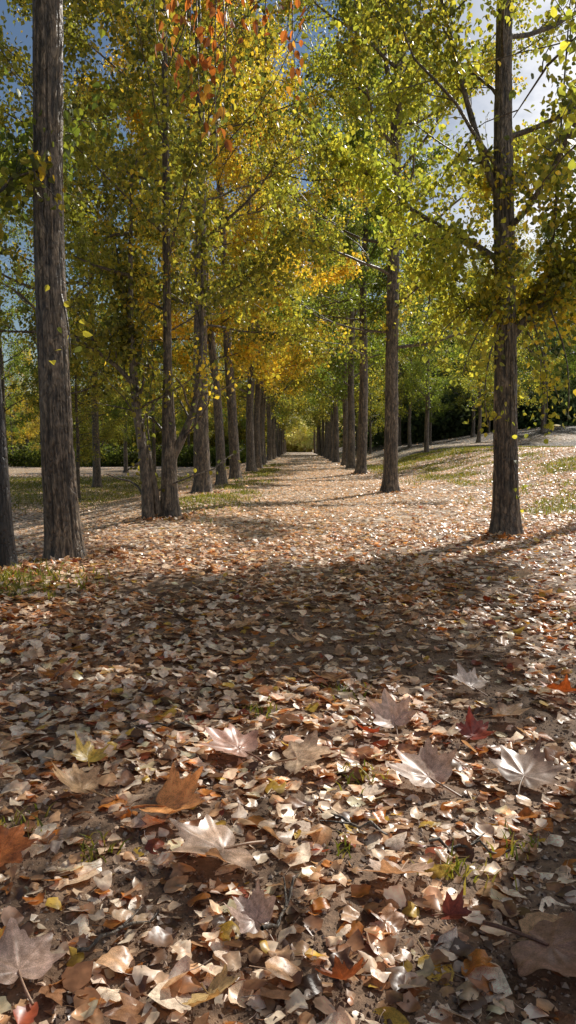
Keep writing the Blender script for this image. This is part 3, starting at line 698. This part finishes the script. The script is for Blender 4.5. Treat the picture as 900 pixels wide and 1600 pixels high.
def fragments():
    r = np.random.default_rng(104); n = 1700; y = .8 + 1.3 * r.random(n); x = (r.random(n) * 2 - 1) * (.45 * y + .1)
    sz = .010 + .016 * r.random(n); v, f, c = scatter(x, y, sz, VM, r, .35, lift=.004)
    o = mesh_obj('leaf_fragments', v, f, M_lit, None, col=c * .8); tag(o, 'crumbled bits of dry leaf on the nearest soil', 'leaf litter', None, 'stuff')
    # grit and crumbs of earth
    n = 26000; y = .8 + 3.2 * r.random(n) ** 1.3; x = (r.random(n) * 2 - 1) * (.43 * y + .1); s = .0018 + .005 * r.random(n) ** 2.5
    o8 = np.array([(1, 0, 0), (0, 1, 0), (-1, 0, 0), (0, -1, 0), (0, 0, .8), (0, 0, -.6)], float)
    P = o8[None] * s[:, None, None] * (.6 + .8 * r.random((n, 6, 1))); a = r.random(n) * TAU
    X = P[..., 0] * np.cos(a)[:, None] - P[..., 1] * np.sin(a)[:, None]; Yv = P[..., 0] * np.sin(a)[:, None] + P[..., 1] * np.cos(a)[:, None]
    P = np.stack([X + x[:, None], Yv + y[:, None], P[..., 2] + (ground_z(x, y) + .001)[:, None]], -1).reshape(-1, 3)
    tr = np.array([(0, 1, 4), (1, 2, 4), (2, 3, 4), (3, 0, 4), (1, 0, 5), (2, 1, 5), (3, 2, 5), (0, 3, 5)])
    F = (tr[None] + (np.arange(n) * 6)[:, None, None]).reshape(-1, 3)
    c = np.array([(.30, .20, .13), (.18, .11, .07), (.42, .32, .24), (.10, .06, .04)])[r.integers(0, 4, n)]
    o = mesh_obj('grit', P, F, M_grit, None, col=np.repeat(c, 6, 0), sm=False); tag(o, 'crumbs of earth and grit between the nearest leaves', 'grit', None, 'stuff')
fragments()

# --- the single leaves nearest the camera
small_meshes = []
for k, (v, f, sh) in enumerate(VN):
    small_meshes.append(mesh_obj('fallen_leaf', v, f, M_lit, col=np.repeat(sh[:, None], 3, 1), mesh_only=True))
def leaf_thing(me, x, y, size, rz, tx, ty, color, lift=0, name='fallen_leaf'):
    o = bpy.data.objects.new(name, me); C.objects.link(o)
    R = euler_mats(np.array([rz]), np.array([tx]), np.array([ty]))[0]
    n = len(me.vertices); co = np.empty(n * 3, dtype=np.float32); me.vertices.foreach_get('co', co)
    P = (co.reshape(-1, 3) @ R.T) * size
    z = float(np.max(ground_z(P[::3, 0] + x, P[::3, 1] + y) - P[::3, 2] - .012))
    z = min(z, gz(x, y) - P[:, 2].min() + .004)
    o.location = (x, y, z + lift); o.rotation_mode = 'QUATERNION'
    from mathutils import Matrix
    o.rotation_quaternion = Matrix(R.tolist()).to_quaternion(); o.scale = (size,) * 3; o.color = (*color, 1)
    return o

def palmate(seed, rings=9, na=144, curl=.25, fold=0.0, lobes_up=.2):
    rng = np.random.default_rng(seed)
    ctl = [(0, 1.0), (5, .86), (9, .80), (12, .80), (16, .70), (22, .63), (27, .60), (33, .68), (38, .76), (41, .72), (46, .90), (49, .96), (53, .82), (57, .70), (60, .72), (65, .62), (71, .55), (77, .56), (84, .63), (88, .64), (96, .72), (100, .70), (106, .55), (114, .52), (122, .50), (138, .42), (158, .30), (172, .16), (180, .05)]
    ca = np.radians([c[0] for c in ctl]); cr = np.array([c[1] for c in ctl])
    al = ca; a = np.linspace(-np.pi, np.pi, na, endpoint=False)
    jl = cr * (1 + rng.normal(size=len(cr)) * .05); jr = cr * (1 + rng.normal(size=len(cr)) * .05)
    R = np.where(a < 0, np.interp(-a, al, jl), np.interp(a, al, jr))
    q = np.linspace(0, 1, rings + 1)[1:]
    A, Q = np.meshgrid(a, q); RR = Q * R[None]
    x = RR * np.sin(A); y = RR * np.cos(A)
    r = np.sqrt(x * x + y * y)
    ph = rng.random() * TAU
    z = curl * .6 * r ** 2 * (.6 + .5 * np.cos(2 * A + ph)) + lobes_up * r ** 3 * np.cos(3 * A + ph * 2) + fold * np.abs(x) * (.4 + .6 * r)
    z += .014 * np.sin(A * 9 + ph) * r + .05 * (vnoise(np.stack([x * 4 + seed, y * 4, x * 0], -1)) - .5)
    # veins: furrows along the lobe axes
    vein = np.zeros_like(A)
    for la in (0, 48, -48, 98, -98):
        dd = np.abs(np.sin(A - math.radians(la))) * r + 10 * (np.cos(A - math.radians(la)) < 0)
        vein = np.maximum(vein, np.exp(-(dd / .016) ** 2))
        z += .010 * np.exp(-(dd / .04) ** 2)
    V = np.concatenate([[[0, 0, 0]], np.stack([x, y, z], -1).reshape(-1, 3)])
    sh = 1 + .22 * vein - .14 * (vnoise(np.stack([x * 6, y * 6, x * 0 + seed], -1)) > .62) - .12 * (Q > .95)
    # side veins
    sh = sh * (1 + .05 * np.cos(r * 55 - np.abs(np.sin(A * 3.7)) * 4))
    sh = np.concatenate([[1.2], sh.reshape(-1)])
    i = (np.arange(rings - 1) * na)[:, None] + 1; j = np.arange(na)[None]; k = (j + 1) % na
    F4 = np.stack([i + j, i + na + j, i + na + k, i + k], -1).reshape(-1, 4)
    j = np.arange(na); F3 = np.stack([np.zeros(na, int), j + 1, (j + 1) % na + 1], -1)
    return V, [F4, F3], sh

def plane_leaf(x, y, s, rz, tx, ty, seed, curl, fold, colr, label, group=None, lift=.024):
    s = s * (1.12 if group is None else 1)
    V, F, sh = palmate(seed, curl=curl, fold=fold)
    me = mesh_obj('blade', V, F, M_lit, col=np.repeat(sh[:, None], 3, 1), mesh_only=True)
    R = euler_mats(np.array([rz]), np.array([tx]), np.array([ty]))[0]
    P = (V @ R.T) * s; lo = float(np.percentile(P[:, 2], 4))
    root = empty('plane_leaf', (x, y, gz(x, y) - lo + lift)); tag(root, label, 'leaf', group)
    from mathutils import Matrix
    root.rotation_mode = 'QUATERNION'; root.rotation_quaternion = Matrix(R.tolist()).to_quaternion(); root.scale = (s,) * 3
    b = bpy.data.objects.new('blade', me); C.objects.link(b); b.parent = root; b.color = (*colr, 1)
    u = np.linspace(0, 1, 6)
    st = np.stack([.12 * np.sin(seed) * u ** 2, -.02 - .75 * u, -.0 + .10 * u * (1 - u)], -1)
    v, f = tube(st, np.linspace(.018, .026, 6), 6)
    k = mesh_obj('stalk', v, f, M_lit, root, col=np.ones((len(v), 3))); k.color = (colr[0] * .75, colr[1] * .7, colr[2] * .6, 1)
    return root
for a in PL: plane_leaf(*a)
r = np.random.default_rng(33)
for k in range(26):
    y = 2.5 + 4.2 * (k / 26) ** 1.2 + r.random() * .3; x = (r.random() * 2 - 1) * .36 * y
    c = LC[r.choice([0, 1, 2, 3, 4, 6])] * (.8 + .3 * r.random())
    plane_leaf(x, y, .065 + .05 * r.random(), r.random() * TAU, r.normal() * .2, r.normal() * .2, 200 + k, .3 + .4 * r.random(), .3 * r.random(), tuple(c),
               'broad plane leaf among the smaller leaves of the shaded middle ground', 'plane leaves scattered over the middle ground')
# small leaves, the ones that show largest
r = np.random.default_rng(12)
pts = []
tries = 0
while len(pts) < 246 and tries < 20000:
    tries += 1
    y = math.sqrt(.98 ** 2 + r.random() * (1.93 ** 2 - .98 ** 2)); x = (r.random() * 2 - 1) * (.40 * y) - .013 * y
    if any((x - a) ** 2 + (y - b) ** 2 < .030 ** 2 for a, b in pts): continue
    if any((x - q[0]) ** 2 + (y - q[1]) ** 2 < (q[2] * .8) ** 2 for q in PL) and r.random() < .93: continue
    bare = vnoise(np.array([[x * 5.0, y * 5.0, 7.7]]))[0]
    if bare < .25 and y < 1.6: continue
    pts.append((x, y))
for x, y in pts:
    ci = r.choice(len(LC), p=LW); c = LC[ci] * (.85 + .3 * r.random())
    s = .060 * min(1.4, max(.55, r.normal(1, .2))); flip = math.pi if r.random() < .35 else 0
    o = leaf_thing(small_meshes[r.integers(0, 16)], x, y, s, r.random() * TAU, r.normal() * .17, flip + r.normal() * .2, tuple(c), lift=r.random() * .012)
    tag(o, 'small %s poplar leaf on the soil close to the camera' % LCn[ci], 'leaf', 'small %s leaves close to the camera' % LCn[ci])
# twigs
def twig(x, y, ln, rz, label, seed):
    r = np.random.default_rng(seed); P = limb_path((0, 0, 0), rz, 0, ln, r, up=0, seg=8, wob=.13)
    P[:, 0] -= P[4, 0]; P[:, 1] -= P[4, 1]; P[:, 2] = ground_z(P[:, 0] + x, P[:, 1] + y) + .008 + .02 * np.abs(r.normal(size=9)) * .6
    g = Geo(); g.add(*tube(P, np.linspace(.0042, .002, 9), 6))
    q = limb_path(P[4], rz + .8, .15, ln * .35, r, up=-.1, seg=4, wob=.1); q[:, 2] = np.maximum(q[:, 2], ground_z(q[:, 0] + x, q[:, 1] + y) + .006)
    g.add(*tube(q, np.linspace(.0028, .0014, 5), 5))
    v, f = g.get(); o = mesh_obj('fallen_twig', v, f, M_bark); o.location = (x, y, 0); tag(o, label, 'twig')
twig(-.02, 1.30, .22, 1.0, 'thin grey twig lying among the leaves near the bottom centre', 1)
twig(-.30, 1.22, .16, .3, 'short twig on bare soil at the lower left', 2)
twig(.12, 1.62, .20, 2.4, 'bent twig between the small leaves right of centre', 3)
twig(.36, 1.52, .17, .1, 'dark twig beside the shaded right part of the foreground', 4)
twig(-.42, 2.20, .24, 2.9, 'long twig crossing the litter on the left', 5)

# ------------------------------------------------------------------ grass
def grass():
    r = np.random.default_rng(71)
    n = 330000; x = r.uniform(-16, 9, n); y = 4 + 30 * r.random(n) ** 1.4
    k = (np.abs(x) < .43 * y + .6) & (r.random(n) < grass_mask(x, y) * .9) ; x, y = x[k], y[k]
    # a few tufts near the camera
    for tx, ty, m, sp in [(.165, 1.88, 60, .03), (-.42, 1.5, 34, .03), (.33, 1.45, 40, .03), (-.12, 2.35, 40, .035), (.16, 2.52, 60, .04), (.46, 1.55, 30, .03), (-.62, 1.62, 40, .04), (.1, 1.52, 12, .015)]:
        x = np.concatenate([x, tx + r.normal(size=m) * sp]); y = np.concatenate([y, ty + r.normal(size=m) * sp])
    n = len(x); h = np.where(y < 4, .018 + .022 * r.random(n), .03 + .05 * r.random(n)); w = h * .05 + .0006 + .0003 * y
    a = r.random(n) * TAU; lean = r.normal(size=(n, 2)) * .45
    z = ground_z(x, y)
    b = np.stack([x, y, z], -1); s = np.stack([np.cos(a), np.sin(a), a * 0], -1) * w[:, None]
    mid = b + np.stack([lean[:, 0] * h * .4, lean[:, 1] * h * .4, h * .6], -1); tip = b + np.stack([lean[:, 0] * h * 1.2, lean[:, 1] * h * 1.2, h], -1)
    V = np.stack([b - s, b + s, mid + s * .7, mid - s * .7, tip], 1).reshape(-1, 3); i = np.arange(n) * 5
    F4 = np.stack([i, i + 1, i + 2, i + 3], -1); F3 = np.stack([i + 3, i + 2, i + 4], -1)
    c = np.array([(.22, .25, .04), (.34, .33, .06), (.45, .38, .12), (.15, .19, .035)])[r.integers(0, 4, n)]
    o = mesh_obj('grass', V, [F4, F3], M_grass, None, col=np.repeat(c, 5, 0), sm=False)
    tag(o, 'short sparse grass growing on the bank, the mounds and the left field', 'grass', None, 'stuff')
grass()

# ------------------------------------------------------------------ light
EL, AZ = math.radians(39), math.radians(36.5)
sd = Vector((math.sin(AZ) * math.cos(EL), math.cos(AZ) * math.cos(EL), math.sin(EL)))
l = bpy.data.lights.new('sun', 'SUN'); l.energy = 5.0; l.angle = math.radians(.5); l.color = (1, .95, .87)
lo = bpy.data.objects.new('sun', l); C.objects.link(lo); lo.rotation_euler = sd.to_track_quat('Z', 'Y').to_euler(); lo.location = sd * 50

w = bpy.data.worlds.new('World'); bpy.context.scene.world = w; w.use_nodes = True
nt = w.node_tree; nt.nodes.clear(); L = nt.links.new
sky = N(nt, 'ShaderNodeTexSky', _sky_type='NISHITA'); sky.sun_disc = False; sky.sun_elevation = EL; sky.sun_rotation = AZ; sky.dust_density = .25; sky.air_density = 1.15; sky.ozone_density = 2.0
bg = N(nt, 'ShaderNodeBackground', Strength=.062)
tc = N(nt, 'ShaderNodeTexCoord'); no = N(nt, 'ShaderNodeTexNoise', Scale=2.3, Detail=7.0, Roughness=.6)
mp = N(nt, 'ShaderNodeMapping'); mp.inputs['Scale'].default_value = (1, 1, 1.8); mp.inputs['Location'].default_value = (.6, .1, .3)
L(tc.outputs['Generated'], mp.inputs[0]); L(mp.outputs[0], no.inputs['Vector'])
rp = N(nt, 'ShaderNodeValToRGB'); rp.color_ramp.elements[0].position = .43; rp.color_ramp.elements[1].position = .56
L(no.outputs['Fac'], rp.inputs[0])
sx = N(nt, 'ShaderNodeSeparateXYZ'); L(tc.outputs['Generated'], sx.inputs[0])
mr = N(nt, 'ShaderNodeMapRange'); mr.inputs['From Min'].default_value = .10; mr.inputs['From Max'].default_value = .30; L(sx.outputs[0], mr.inputs[0])
ml = N(nt, 'ShaderNodeMath', _operation='MULTIPLY'); L(rp.outputs[0], ml.inputs[0]); L(mr.outputs[0], ml.inputs[1])
mx = N(nt, 'ShaderNodeMix'); mx.data_type = 'RGBA'; L(ml.outputs[0], mx.inputs[0]); L(sky.outputs[0], mx.inputs[6]); mx.inputs[7].default_value = (17, 17, 17.5, 1)
L(mx.outputs[2], bg.inputs[0])
o = N(nt, 'ShaderNodeOutputWorld'); L(bg.outputs[0], o.inputs[0])

# ------------------------------------------------------------------ camera
cam = bpy.data.cameras.new('camera'); co = bpy.data.objects.new('camera', cam); C.objects.link(co)
cam.sensor_fit = 'VERTICAL'; cam.sensor_height = 36; cam.lens = 36 * 1180 / 1600; cam.clip_end = 1000; cam.clip_start = .02
co.location = (0, 0, .85); co.rotation_euler = (math.radians(90) - math.atan(103 / 1180), 0, math.atan(15 / 1180))
sc = bpy.context.scene; sc.camera = co
sc.view_settings.view_transform = 'Standard'; sc.view_settings.look = 'None'; sc.view_settings.exposure = 0
sc.cycles.max_bounces = 6; sc.cycles.diffuse_bounces = 3; sc.cycles.transmission_bounces = 4; sc.cycles.glossy_bounces = 2
sc.cycles.use_denoising = True; sc.cycles.sample_clamp_indirect = 6
